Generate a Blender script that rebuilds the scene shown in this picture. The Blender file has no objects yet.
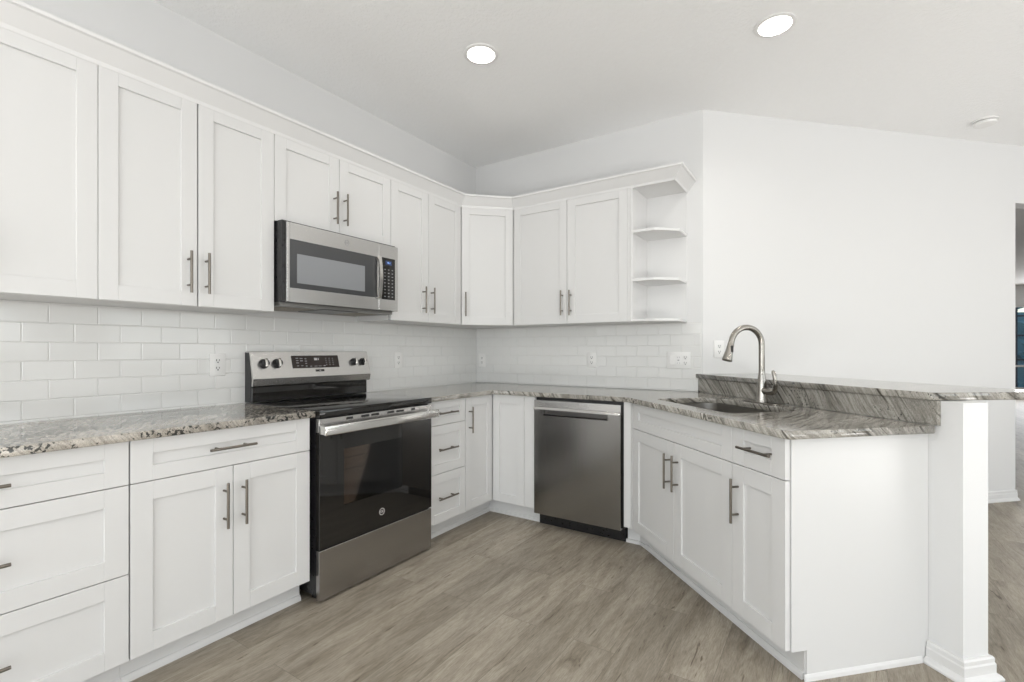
import bpy, bmesh, math, random
from mathutils import Vector, Matrix
random.seed(7)
S = 2 ** -.5
sc = bpy.context.scene
COL = sc.collection

# ------------------------------------------------------------------ camera
cam = bpy.data.cameras.new('camera')
cam.sensor_width = 36.0
cam.lens = 485.98 / 1024 * 36
cam.shift_y = -(350.64 - 341) / 1024 * -1
cam.clip_start = .05
co = bpy.data.objects.new('camera', cam)
co.location = (2.6652, -3.5005, 1.1971)
co.rotation_euler = (math.pi / 2, 0, math.radians(33.0518))
COL.objects.link(co)
sc.camera = co

# ------------------------------------------------------------------ world, exposure
w = bpy.data.worlds.new('sky')
sc.world = w
w.use_nodes = True
bg = w.node_tree.nodes['Background']
sky = w.node_tree.nodes.new('ShaderNodeTexSky')
sky.sky_type = 'NISHITA'
sky.sun_disc = False
sky.sun_elevation = math.radians(50)
w.node_tree.links.new(sky.outputs[0], bg.inputs[0])
bg.inputs[1].default_value = .35
sc.view_settings.view_transform = 'Standard'
sc.view_settings.look = 'None'
sc.view_settings.exposure = -0.98
sc.view_settings.gamma = 1.0
sc.view_settings.use_curve_mapping = False

CEIL = 2.847


def area(name, loc, rot, sx, sy, power, col=(1, 1, 1), shape='RECTANGLE'):
    l = bpy.data.lights.new(name, 'AREA')
    l.shape = shape
    l.size = sx
    l.size_y = sy
    l.energy = power
    l.color = col
    o = bpy.data.objects.new(name, l)
    o.location = loc
    o.rotation_euler = rot
    COL.objects.link(o)
    return o


TILT = 118     # upward tilt added to the window lamps to brighten the ceiling
P_R, P_B = 42, 115
SKYC = (.955, .98, 1)
# daylight coming in at the living-room windows (right wall) and the patio door (rear wall)
WIN_R = [(-6.2, -4.0), (-3.2, -1.0), (0.0, 2.4)]
WIN_B = [(.6, 3.0), (3.8, 7.6)]
for a, b in WIN_R:
    area('window_daylight', (8.80, (a + b) / 2, 1.65), (0, math.radians(TILT), 0), 1.3, b - a - .1, P_R, SKYC)
for a, b in WIN_B:
    area('window_daylight', ((a + b) / 2, -7.30, 1.5), (math.radians(105), 0, 0), b - a - .1, 1.3, P_B, SKYC)
area('window_daylight', (7.6, 13.5, 1.3), (math.radians(-90), 0, 0), 2.4, 2.0, 130, (1, 1, 1))
# uplights added near the floor, behind and beside the camera, to brighten the ceiling
P_U = 150
for ux, uy, tx, ty, pw in ((1.9, -5.1, -12, 4, .5), (6.6, -.6, 0, -6, 1), (5.2, -4.6, -10, -10, 1.2)):
    area('added_uplight', (ux, uy, .12), (math.radians(180 + tx), math.radians(ty), 0), 1.7, 1.7, P_U * pw, (1, .992, .985))
# two real ceiling lamps (fittings built below), plus unseen ones added as fill
LAMPS = [(1.046, -1.329), (2.439, -.71)]
for x, y in LAMPS + [(1.3, -3.4), (2.9, -2.9), (1.6, -5.4), (5.2, -3.2), (5.2, -.6), (5.2, -5.6), (7.2, -2.0), (6.0, 9.0)]:
    inside = (x, y) in LAMPS
    o = area('ceiling_lamp_and_fill', (x, y, CEIL + (.026 if inside else -.012)), (0, 0, 0), .10, .10, 6.5 if inside else 5.5, (1, .975, .94), 'DISK')


# ------------------------------------------------------------------ mesh helper
class MB:
    def __init__(self):
        self.bm = bmesh.new()

    def _bev(self, vs, b, seg=1):
        if b > 0:
            es = list({e for v in vs for e in v.link_edges})
            bmesh.ops.bevel(self.bm, geom=es, offset=b, segments=seg, affect='EDGES', profile=.5, clamp_overlap=True)

    def box(self, x0, x1, y0, y1, z0, z1, b=0, seg=1):
        vs = [self.bm.verts.new(p) for p in
              [(x0, y0, z0), (x1, y0, z0), (x1, y1, z0), (x0, y1, z0), (x0, y0, z1), (x1, y0, z1), (x1, y1, z1), (x0, y1, z1)]]
        for f in [(0, 3, 2, 1), (4, 5, 6, 7), (0, 1, 5, 4), (1, 2, 6, 5), (2, 3, 7, 6), (3, 0, 4, 7)]:
            self.bm.faces.new([vs[i] for i in f])
        self._bev(vs, b, seg)
        return self

    def prism(self, pts, z0, z1, b=0, seg=1, map=lambda x, y, z: (x, y, z)):
        """polygon (a,b) pts swept over the third coordinate z0..z1; map puts (a,b,c) into space"""
        lo = [self.bm.verts.new(map(x, y, z0)) for x, y in pts]
        hi = [self.bm.verts.new(map(x, y, z1)) for x, y in pts]
        n = len(pts)
        fs = [self.bm.faces.new(lo[::-1]), self.bm.faces.new(hi)]
        for i in range(n):
            fs.append(self.bm.faces.new([lo[i], lo[(i + 1) % n], hi[(i + 1) % n], hi[i]]))
        bmesh.ops.recalc_face_normals(self.bm, faces=fs)
        self._bev(lo + hi, b, seg)
        return self

    def ring(self, c, u, v, r, n):
        return [self.bm.verts.new(c + (u * math.cos(2 * math.pi * i / n) + v * math.sin(2 * math.pi * i / n)) * r) for i in range(n)]

    def tube(self, path, rad, n=14, caps=True):
        path = [Vector(p) for p in path]
        if not hasattr(rad, '__len__'):
            rad = [rad] * len(path)
        rings = []
        u = None
        for i, p in enumerate(path):
            d = (path[min(i + 1, len(path) - 1)] - path[max(i - 1, 0)]).normalized()
            if u is None:
                u = d.orthogonal().normalized()
            u = (u - d * u.dot(d)).normalized()
            rings.append(self.ring(p, u, d.cross(u), rad[i], n))
        for a, b in zip(rings, rings[1:]):
            for i in range(n):
                self.bm.faces.new([a[i], a[(i + 1) % n], b[(i + 1) % n], b[i]])
        if caps:
            self.bm.faces.new(rings[0][::-1])
            self.bm.faces.new(rings[-1])
        return self

    def lathe(self, prof, c=(0, 0, 0), axis='z', n=32):
        c = Vector(c)
        A = {'z': (Vector((1, 0, 0)), Vector((0, 1, 0)), Vector((0, 0, 1))), 'y': (Vector((1, 0, 0)), Vector((0, 0, 1)), Vector((0, -1, 0))),
             'x': (Vector((0, 1, 0)), Vector((0, 0, 1)), Vector((1, 0, 0)))}[axis]
        prev = None
        fs = []
        for r, h in prof:
            cc = c + A[2] * h
            cur = [self.bm.verts.new(cc)] if r == 0 else self.ring(cc, A[0], A[1], r, n)
            if prev is not None:
                for i in range(n):
                    j = (i + 1) % n
                    if len(prev) == 1 and len(cur) == 1:
                        continue
                    if len(prev) == 1:
                        fs.append(self.bm.faces.new([prev[0], cur[i], cur[j]]))
                    elif len(cur) == 1:
                        fs.append(self.bm.faces.new([prev[i], prev[j], cur[0]]))
                    else:
                        fs.append(self.bm.faces.new([prev[i], prev[j], cur[j], cur[i]]))
            prev = cur
        bmesh.ops.recalc_face_normals(self.bm, faces=fs)
        return self

    def xform(self, m):
        bmesh.ops.transform(self.bm, matrix=m, verts=self.bm.verts)
        return self

    def build(self, name, mat, parent=None, smooth=True, angle=35):
        me = bpy.data.meshes.new(name)
        bmesh.ops.recalc_face_normals(self.bm, faces=self.bm.faces)
        self.bm.to_mesh(me)
        self.bm.free()
        me.materials.append(mat)
        if smooth:
            for p in me.polygons:
                p.use_smooth = True
            me.set_sharp_from_angle(angle=math.radians(angle))
        o = bpy.data.objects.new(name, me)
        COL.objects.link(o)
        if parent:
            o.parent = parent
        return o


def flat_curve(name, outlines, z0, z1, bev, mat, parent=None):
    """slab with holes: outlines = [outer, hole, ...], rounded top and bottom edges"""
    cu = bpy.data.curves.new(name + '_outline', 'CURVE')
    cu.dimensions = '2D'
    cu.fill_mode = 'BOTH'
    for pts in outlines:
        sp = cu.splines.new('POLY')
        sp.points.add(len(pts) - 1)
        for i, p in enumerate(pts):
            sp.points[i].co = (p[0], p[1], 0, 1)
        sp.use_cyclic_u = True
    cu.extrude = (z1 - z0) / 2 - bev
    cu.bevel_depth = bev
    cu.bevel_resolution = 1
    cu.offset = -bev
    tmp = bpy.data.objects.new(name + '_tmp', cu)
    COL.objects.link(tmp)
    dg = bpy.context.evaluated_depsgraph_get()
    me = bpy.data.meshes.new_from_object(tmp.evaluated_get(dg))
    bpy.data.objects.remove(tmp)
    bpy.data.curves.remove(cu)
    me.name = name
    me.transform(Matrix.Translation((0, 0, (z0 + z1) / 2)))
    me.materials.clear()
    me.materials.append(mat)
    for p in me.polygons:
        p.material_index = 0
    o = bpy.data.objects.new(name, me)
    COL.objects.link(o)
    if parent:
        o.parent = parent
    return o


def text_mesh(name, s, size, mat, parent, m, ext=.0006):
    cu = bpy.data.curves.new(name + '_text', 'FONT')
    cu.body = s
    cu.size = size
    cu.extrude = ext
    cu.align_x = 'CENTER'
    cu.align_y = 'CENTER'
    tmp = bpy.data.objects.new(name + '_tmp', cu)
    COL.objects.link(tmp)
    dg = bpy.context.evaluated_depsgraph_get()
    me = bpy.data.meshes.new_from_object(tmp.evaluated_get(dg))
    bpy.data.objects.remove(tmp)
    bpy.data.curves.remove(cu)
    me.transform(m)
    me.materials.clear()
    me.materials.append(mat)
    o = bpy.data.objects.new(name, me)
    COL.objects.link(o)
    o.parent = parent
    return o


FACE = Matrix.Rotation(math.pi / 2, 4, 'X')   # text lying in XY -> standing, facing local -y


def tag(o, label=None, cat=None, group=None, kind=None):
    if label:
        o['label'] = label
    if cat:
        o['category'] = cat
    if group:
        o['group'] = group
    if kind:
        o['kind'] = kind
    return o


def thing(name, label, cat, loc, rz=0, group=None):
    o = bpy.data.objects.new(name, None)
    o.empty_display_size = .1
    COL.objects.link(o)
    o.location = loc
    o.rotation_euler = (0, 0, math.radians(rz))
    return tag(o, label, cat, group)


def struct(o):
    o['kind'] = 'structure'
    return o


# ------------------------------------------------------------------ materials
def new_mat(name):
    m = bpy.data.materials.new(name)
    m.use_nodes = True
    return m, m.node_tree.nodes, m.node_tree.links, m.node_tree.nodes['Principled BSDF']


def simple(name, col, rough=.5, metal=0, emit=0, spec=None, coat=0, bump=0, bscale=200):
    m, N, L, P = new_mat(name)
    P.inputs['Base Color'].default_value = (*col, 1)
    P.inputs['Roughness'].default_value = rough
    P.inputs['Metallic'].default_value = metal
    if spec is not None:
        P.inputs['Specular IOR Level'].default_value = spec
    if coat:
        P.inputs['Coat Weight'].default_value = coat
        P.inputs['Coat Roughness'].default_value = .03
    if emit:
        P.inputs['Emission Color'].default_value = (*col, 1)
        P.inputs['Emission Strength'].default_value = emit
    # every surface gets a trace of procedural unevenness
    tc = N.new('ShaderNodeTexCoord')
    no = N.new('ShaderNodeTexNoise')
    no.inputs['Scale'].default_value = bscale
    L.new(tc.outputs['Object'], no.inputs['Vector'])
    if bump:
        bp = N.new('ShaderNodeBump')
        bp.inputs['Strength'].default_value = bump
        bp.inputs['Distance'].default_value = .002
        L.new(no.outputs[0], bp.inputs['Height'])
        L.new(bp.outputs[0], P.inputs['Normal'])
    else:
        mr = N.new('ShaderNodeMapRange')
        mr.inputs[3].default_value = rough * .92
        mr.inputs[4].default_value = min(1, rough * 1.08)
        L.new(no.outputs[0], mr.inputs[0])
        L.new(mr.outputs[0], P.inputs['Roughness'])
    return m


def ramp(N, stops, interp='LINEAR'):
    r = N.new('ShaderNodeValToRGB')
    r.color_ramp.interpolation = interp
    el = r.color_ramp.elements
    while len(el) < len(stops):
        el.new(.5)
    for e, (p, c) in zip(el, stops):
        e.position = p
        e.color = (*c, 1) if len(c) == 3 else c
    return r


M_WALL = simple('white_wall_paint', (.76, .76, .755), .6, bump=.12, bscale=160)
M_CAB = simple('white_cabinet_paint', (.70, .698, .69), .34, spec=.4, bscale=40)
M_TRIM = simple('white_trim_paint', (.76, .757, .75), .35, bscale=60)
M_CABIN = simple('white_cabinet_inside', (.76, .757, .75), .45, bscale=40)
M_PLATE = simple('white_plastic', (.85, .845, .83), .3, bscale=80)
M_DARK = simple('dark_slot', (.03, .03, .03), .6)
M_BLACK = simple('black_enamel', (.012, .012, .013), .28, bscale=60)
M_BGLASS = simple('black_glass', (.012, .011, .010), .035, spec=.6, bscale=30)
M_MGL = simple('smoked_glass', (.055, .057, .06), .05, spec=.8)
M_CHAR = simple('charcoal_sheet_steel', (.035, .036, .038), .3, metal=.3, bscale=60)
M_NICKEL = simple('brushed_nickel', (.36, .34, .31), .22, metal=1, bscale=300)
M_PULL = simple('satin_nickel_pull', (.20, .18, .155), .3, metal=1, bscale=300)
M_LENS = simple('lamp_lens', (1, .97, .9), .4, emit=7)
M_GREYP = simple('grey_print', (.32, .32, .33), .5)
M_LIGHTP = simple('pale_print', (.6, .58, .56), .5)
M_RED = simple('display_blue_glow', (.25, .45, .95), .4, emit=.6)
M_AMB = simple('display_pale_glow', (.75, .72, .72), .4, emit=.5)
M_KNOBFACE = simple('polished_steel', (.72, .70, .67), .15, metal=1)


def ceiling_mat():
    m, N, L, P = new_mat('knockdown_ceiling')
    P.inputs['Base Color'].default_value = (.96, .96, .955, 1)
    P.inputs['Roughness'].default_value = .75
    tc = N.new('ShaderNodeTexCoord')
    a = N.new('ShaderNodeTexNoise')
    a.inputs['Scale'].default_value = 55
    a.inputs['Detail'].default_value = 4
    L.new(tc.outputs['Object'], a.inputs['Vector'])
    r = ramp(N, [(.42, (0, 0, 0)), (.6, (1, 1, 1))])
    L.new(a.outputs[0], r.inputs[0])
    b = N.new('ShaderNodeBump')
    b.inputs['Strength'].default_value = .35
    b.inputs['Distance'].default_value = .003
    L.new(r.outputs[0], b.inputs['Height'])
    L.new(b.outputs[0], P.inputs['Normal'])
    return m


def steel_mat(name, col=(.47, .455, .44), rough=.27, vertical=False, vary=.10):
    m, N, L, P = new_mat(name)
    P.inputs['Metallic'].default_value = 1
    tc = N.new('ShaderNodeTexCoord')
    mp = N.new('ShaderNodeMapping')
    mp.inputs['Scale'].default_value = (600, 600, 4) if vertical else (4, 4, 700)
    L.new(tc.outputs['Object'], mp.inputs[0])
    n = N.new('ShaderNodeTexNoise')
    n.inputs['Scale'].default_value = 1
    n.inputs['Detail'].default_value = 3
    L.new(mp.outputs[0], n.inputs['Vector'])
    mr = N.new('ShaderNodeMapRange')
    mr.inputs[3].default_value = rough * .8
    mr.inputs[4].default_value = rough * 1.25
    L.new(n.outputs[0], mr.inputs[0])
    L.new(mr.outputs[0], P.inputs['Roughness'])
    c0 = tuple(c * (1 - vary) for c in col)
    c1 = tuple(min(1, c * (1 + vary)) for c in col)
    r = ramp(N, [(.3, c0), (.7, c1)])
    L.new(n.outputs[0], r.inputs[0])
    L.new(r.outputs[0], P.inputs['Base Color'])
    b = N.new('ShaderNodeBump')
    b.inputs['Strength'].default_value = .02
    b.inputs['Distance'].default_value = .001
    L.new(n.outputs[0], b.inputs['Height'])
    L.new(b.outputs[0], P.inputs['Normal'])
    return m


def tile_mat():
    m, N, L, P = new_mat('white_glazed_tile')
    P.inputs['Roughness'].default_value = .09
    P.inputs['Base Color'].default_value = (.80, .80, .785, 1)
    tc = N.new('ShaderNodeTexCoord')
    n = N.new('ShaderNodeTexNoise')
    n.inputs['Scale'].default_value = 14
    n.inputs['Detail'].default_value = 1
    L.new(tc.outputs['Object'], n.inputs['Vector'])
    b = N.new('ShaderNodeBump')
    b.inputs['Strength'].default_value = .10
    b.inputs['Distance'].default_value = .004
    L.new(n.outputs[0], b.inputs['Height'])
    L.new(b.outputs[0], P.inputs['Normal'])
    return m


def floor_mat():
    m, N, L, P = new_mat('grey_oak_planks')
    tc = N.new('ShaderNodeTexCoord')
    sp = N.new('ShaderNodeSeparateXYZ')
    L.new(tc.outputs['Object'], sp.inputs[0])
    cb = N.new('ShaderNodeCombineXYZ')
    L.new(sp.outputs[1], cb.inputs[0])
    L.new(sp.outputs[0], cb.inputs[1])
    br = N.new('ShaderNodeTexBrick')
    br.offset = .37
    br.offset_frequency = 2
    br.inputs['Color1'].default_value = (0, 0, 0, 1)
    br.inputs['Color2'].default_value = (1, 1, 1, 1)
    br.inputs['Mortar'].default_value = (0, 0, 0, 1)
    br.inputs['Scale'].default_value = 1
    br.inputs['Mortar Size'].default_value = .0009
    br.inputs['Mortar Smooth'].default_value = .2
    br.inputs['Brick Width'].default_value = 1.22
    br.inputs['Row Height'].default_value = .178
    L.new(cb.outputs[0], br.inputs['Vector'])
    # per-plank shift of the grain
    off = N.new('ShaderNodeVectorMath')
    off.operation = 'SCALE'
    off.inputs['Scale'].default_value = 37.0
    L.new(br.outputs['Color'], off.inputs[0])
    add = N.new('ShaderNodeVectorMath')
    add.operation = 'ADD'
    L.new(cb.outputs[0], add.inputs[0])
    L.new(off.outputs[0], add.inputs[1])

    def stretched(sx, sy, scale, det, dist=0, rough=.55):
        mp = N.new('ShaderNodeMapping')
        mp.inputs['Scale'].default_value = (sx, sy, 1)
        L.new(add.outputs[0], mp.inputs[0])
        n = N.new('ShaderNodeTexNoise')
        n.inputs['Scale'].default_value = scale
        n.inputs['Detail'].default_value = det
        n.inputs['Distortion'].default_value = dist
        n.inputs['Roughness'].default_value = rough
        L.new(mp.outputs[0], n.inputs['Vector'])
        return n
    g1 = stretched(1.7, 10, 1.6, 10, .9, .70)      # broad cathedral grain
    g2 = stretched(7.0, 80, 3.0, 5, .6, .7)           # fine pores
    g3 = stretched(1.5, 14, 3.4, 4, 1.3)           # dark cracks / knots
    g4 = stretched(.8, 2.0, 1.3, 2, .3)           # clouds
    base = ramp(N, [(.27, (.165, .138, .102)), (.42, (.30, .262, .207)), (.56, (.385, .343, .280)), (.78, (.47, .425, .355))])
    L.new(g1.outputs[0], base.inputs[0])
    fine = ramp(N, [(.32, (.70, .69, .67)), (.60, (1.06, 1.06, 1.06))])
    L.new(g2.outputs[0], fine.inputs[0])
    mul = N.new('ShaderNodeMix')
    mul.data_type = 'RGBA'
    mul.blend_type = 'MULTIPLY'
    mul.inputs[0].default_value = 1
    L.new(base.outputs[0], mul.inputs[6])
    L.new(fine.outputs[0], mul.inputs[7])
    cl = ramp(N, [(.3, (.76, .75, .735)), (.7, (1.14, 1.14, 1.14))])
    L.new(g4.outputs[0], cl.inputs[0])
    mul2 = N.new('ShaderNodeMix')
    mul2.data_type = 'RGBA'
    mul2.blend_type = 'MULTIPLY'
    mul2.inputs[0].default_value = 1
    L.new(mul.outputs[2], mul2.inputs[6])
    L.new(cl.outputs[0], mul2.inputs[7])
    plank = ramp(N, [(0, (.93, .925, .92)), (1, (1.05, 1.05, 1.05))])
    L.new(br.outputs['Color'], plank.inputs[0])
    mul3 = N.new('ShaderNodeMix')
    mul3.data_type = 'RGBA'
    mul3.blend_type = 'MULTIPLY'
    mul3.inputs[0].default_value = 1
    L.new(mul2.outputs[2], mul3.inputs[6])
    L.new(plank.outputs[0], mul3.inputs[7])
    crack = ramp(N, [(.648, (1, 1, 1)), (.675, (.66, .62, .58)), (.73, (.34, .30, .26))])
    L.new(g3.outputs[0], crack.inputs[0])
    mul4 = N.new('ShaderNodeMix')
    mul4.data_type = 'RGBA'
    mul4.blend_type = 'MULTIPLY'
    mul4.inputs[0].default_value = .9
    L.new(mul3.outputs[2], mul4.inputs[6])
    L.new(crack.outputs[0], mul4.inputs[7])
    seam = N.new('ShaderNodeMix')
    seam.data_type = 'RGBA'
    L.new(br.outputs['Fac'], seam.inputs[0])
    L.new(mul4.outputs[2], seam.inputs[6])
    seam.inputs[7].default_value = (.17, .145, .115, 1)
    L.new(seam.outputs[2], P.inputs['Base Color'])
    rr = N.new('ShaderNodeMapRange')
    rr.inputs[3].default_value = .36
    rr.inputs[4].default_value = .52
    L.new(g1.outputs[0], rr.inputs[0])
    L.new(rr.outputs[0], P.inputs['Roughness'])
    P.inputs['Specular IOR Level'].default_value = .4
    b = N.new('ShaderNodeBump')
    b.inputs['Strength'].default_value = .2
    b.inputs['Distance'].default_value = .001
    L.new(g2.outputs[0], b.inputs['Height'])
    L.new(b.outputs[0], P.inputs['Normal'])
    return m


def granite_mat(name, normal, light=(.60, .575, .53), mid=(.36, .34, .31), dark=(.05, .05, .045), streak=.55, blotch=.60, rough=.10, bls=42):
    """grey granite: thin mineral layers (perpendicular to 'normal') through pale quartz, with black specks"""
    m, N, L, P = new_mat(name)
    tc = N.new('ShaderNodeTexCoord')
    n = Vector(normal).normalized()
    q = n.to_track_quat('X', 'Z').inverted()
    # rotate so that X is the layer normal
    rot = N.new('ShaderNodeMapping')
    rot.vector_type = 'POINT'
    rot.inputs['Rotation'].default_value = q.to_euler()
    L.new(tc.outputs['Object'], rot.inputs[0])
    warp = N.new('ShaderNodeTexNoise')
    warp.inputs['Scale'].default_value = 2.2
    warp.inputs['Detail'].default_value = 2
    L.new(rot.outputs[0], warp.inputs['Vector'])
    sc_ = N.new('ShaderNodeVectorMath')
    sc_.operation = 'SCALE'
    sc_.inputs['Scale'].default_value = .16
    L.new(warp.outputs['Color'], sc_.inputs[0])
    ad = N.new('ShaderNodeVectorMath')
    ad.operation = 'ADD'
    L.new(rot.outputs[0], ad.inputs[0])
    L.new(sc_.outputs[0], ad.inputs[1])

    def st(sx, so, det, rgh=.6):
        mp = N.new('ShaderNodeMapping')
        mp.inputs['Scale'].default_value = (sx, so, so)
        L.new(ad.outputs[0], mp.inputs[0])
        t = N.new('ShaderNodeTexNoise')
        t.inputs['Scale'].default_value = 1
        t.inputs['Detail'].default_value = det
        t.inputs['Roughness'].default_value = rgh
        L.new(mp.outputs[0], t.inputs['Vector'])
        return t
    s1 = st(75, 3.5, 5, .6)
    s2 = st(120, 9, 3)
    s3 = st(20, 2.2, 5)
    sp = N.new('ShaderNodeTexNoise')
    sp.inputs['Scale'].default_value = 260
    sp.inputs['Detail'].default_value = 2
    L.new(tc.outputs['Object'], sp.inputs['Vector'])
    bl = N.new('ShaderNodeTexNoise')
    bl.inputs['Scale'].default_value = bls
    bl.inputs['Detail'].default_value = 3
    L.new(ad.outputs[0], bl.inputs['Vector'])
    blm = N.new('ShaderNodeTexNoise')
    blm.inputs['Scale'].default_value = 3.1
    L.new(rot.outputs[0], blm.inputs['Vector'])
    base = ramp(N, [(.34, mid), (.47, tuple((a * .55 + b * .45) for a, b in zip(light, mid))), (.58, light), (.75, tuple(min(1, c * 1.12) for c in light))])
    L.new(s3.outputs[0], base.inputs[0])
    r1 = ramp(N, [(streak - .02, (1, 1, 1)), (streak + .04, (.52, .51, .49)), (streak + .11, (.12, .115, .105))])
    L.new(s1.outputs[0], r1.inputs[0])
    r2 = ramp(N, [(.40, (.70, .70, .69)), (.56, (1.05, 1.05, 1.05))])
    L.new(s2.outputs[0], r2.inputs[0])
    r3 = ramp(N, [(.35, (.72, .715, .70)), (.6, (1.06, 1.06, 1.05))])
    L.new(sp.outputs[0], r3.inputs[0])
    cur = base.outputs[0]
    for r, f in ((r1, 1), (r2, 1), (r3, 1)):
        mx = N.new('ShaderNodeMix')
        mx.data_type = 'RGBA'
        mx.blend_type = 'MULTIPLY'
        mx.inputs[0].default_value = f
        L.new(cur, mx.inputs[6])
        L.new(r.outputs[0], mx.inputs[7])
        cur = mx.outputs[2]
    # black mineral blotches, in clusters
    su = N.new('ShaderNodeMath')
    su.operation = 'MULTIPLY_ADD'
    L.new(blm.outputs[0], su.inputs[0])
    su.inputs[1].default_value = .55
    L.new(bl.outputs[0], su.inputs[2])
    rb = ramp(N, [(0, (0, 0, 0)), (1, (1, 1, 1))])
    rb.color_ramp.elements[0].position = min(.99, blotch + .27)
    rb.color_ramp.elements[1].position = min(1, blotch + .31)
    L.new(su.outputs[0], rb.inputs[0])
    mx = N.new('ShaderNodeMix')
    mx.data_type = 'RGBA'
    L.new(rb.outputs[0], mx.inputs[0])
    L.new(cur, mx.inputs[6])
    mx.inputs[7].default_value = (*dark, 1)
    L.new(mx.outputs[2], P.inputs['Base Color'])
    P.inputs['Roughness'].default_value = rough
    P.inputs['Specular IOR Level'].default_value = .55
    return m


def pane_mat(name, tint, gloss=.08, rough=.02):
    m, N, L, P = new_mat(name)
    N.remove(P)
    out = N['Material Output']
    t = N.new('ShaderNodeBsdfTransparent')
    t.inputs[0].default_value = (*tint, 1)
    g = N.new('ShaderNodeBsdfGlossy')
    g.inputs['Roughness'].default_value = rough
    fr = N.new('ShaderNodeFresnel')
    fr.inputs[0].default_value = 1.5
    ma = N.new('ShaderNodeMath')
    ma.operation = 'ADD'
    ma.use_clamp = True
    ma.inputs[1].default_value = gloss - .04
    L.new(fr.outputs[0], ma.inputs[0])
    mx = N.new('ShaderNodeMixShader')
    L.new(ma.outputs[0], mx.inputs[0])
    L.new(t.outputs[0], mx.inputs[1])
    L.new(g.outputs[0], mx.inputs[2])
    L.new(mx.outputs[0], out.inputs[0])
    return m


M_CEIL = ceiling_mat()
M_STEEL = steel_mat('stainless_brushed_horizontal', (.62, .612, .60), .24, vary=.025)
M_STEELD = steel_mat('stainless_dark_brushed', (.41, .40, .39), .24, vary=.03)
M_STEELV = steel_mat('stainless_brushed_vertical', (.30, .295, .285), .20, vertical=True, vary=.02)
M_SINK = steel_mat('sink_steel', (.40, .385, .36), .32)
M_TILE = tile_mat()
M_GROUT = simple('pale_grout', (.74, .735, .72), .8, bump=.2, bscale=500)
M_FLOOR = floor_mat()
NR = (.77 * S + .5 * S, -.77 * S + .5 * S, .62)
M_GRAN = granite_mat('grey_streaked_granite', NR, light=(.47, .448, .41), mid=(.28, .265, .238), streak=.555, blotch=.66, bls=90)
M_GRANL = granite_mat('cream_granite_black_clusters', (.5, .6, .5), light=(.58, .54, .485), mid=(.46, .42, .37), streak=.70, blotch=.535, bls=75)
M_WINDOW = pane_mat('window_glass', (.96, .98, .98))
M_OVENGLASS = pane_mat('tinted_oven_glass', (.62, .57, .53), .04, .03)
M_HEDGE = simple('garden_leaves', (.22, .44, .46), .6, bump=.5, bscale=20)
M_CAGE = simple('bronze_aluminium', (.03, .04, .05), .5)
M_OUT = simple('patio_concrete', (.4, .4, .38), .8)

# ------------------------------------------------------------------ room shell
O45 = (1.657, -.62)


def D(t, q):
    """peninsula frame: t along its front, q = depth behind the door faces"""
    return (O45[0] + (t + q) * S, O45[1] + (-t + q) * S)


XR, YR, YF = 9.0, -7.5, 13.7
HOLES = []
for x, y in LAMPS:
    HOLES.append([(x + .078 * math.cos(a * math.pi / 20), y + .078 * math.sin(a * math.pi / 20)) for a in range(40)])
struct(MB().box(-.1, XR + .1, YR - .1, YF + .1, -.08, 0).build('floor', M_FLOOR, smooth=False))
struct(flat_curve('ceiling', [[(-.1, YR - .1), (XR + .1, YR - .1), (XR + .1, YF + .1), (-.1, YF + .1)]] + HOLES, CEIL, CEIL + .03, 0, M_CEIL))
struct(MB().box(-.1, 0, YR, .1, 0, CEIL).build('wall_left', M_WALL, smooth=False))
struct(MB().prism([(0, 0), (1.946, 0), (1.875, .10), (0, .10)], 0, CEIL).build('wall_back', M_WALL, smooth=False))


def A(u, d=0):
    """diagonal wall frame: u along the wall from the outside corner, d behind its face"""
    return (1.946 + (u - d) * S, (u + d) * S)


U_END = 2.800
db = MB()
db.prism([A(0), A(U_END), A(U_END, .12), A(0, .12)], 0, CEIL)
db.prism([A(U_END), A(5.0), A(5.0, .12), A(U_END, .12)], 2.385, CEIL)
db.prism([A(5.0), A(9.97), A(9.97, .12), A(5.0, .12)], 0, CEIL)
struct(db.build('wall_diagonal', M_WALL, smooth=False))
struct(MB().box(2.6, 2.7, 1.15, YF, 0, CEIL).build('wall_hall', M_WALL, smooth=False))


def wall_with_openings(name, horiz, pos, thick, a0, a1, ops):
    """horiz: runs along x at y=pos; else runs along y at x=pos. ops = (a, b, z0, z1)"""
    mb = MB()

    def bx(a, b, z0, z1):
        if b - a < .001 or z1 - z0 < .001:
            return
        if horiz:
            mb.box(a, b, min(pos, pos + thick), max(pos, pos + thick), z0, z1)
        else:
            mb.box(min(pos, pos + thick), max(pos, pos + thick), a, b, z0, z1)
    cur = a0
    for a, b, z0, z1 in ops:
        bx(cur, a, 0, CEIL)
        bx(a, b, 0, z0)
        bx(a, b, z1, CEIL)
        cur = b
    bx(cur, a1, 0, CEIL)
    return struct(mb.build(name, M_WALL, smooth=False))


wall_with_openings('wall_right', False, XR, .12, YR, YF, [(a, b, .35, 2.4) for a, b in WIN_R])
wall_with_openings('wall_rear', True, YR, -.12, 0, XR, [(a, b, .05, 2.35) for a, b in WIN_B])
FW = (6.02, 7.9, .22, 2.34)
wall_with_openings('wall_far', True, YF, .12, 2.7, XR, [FW])


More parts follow.
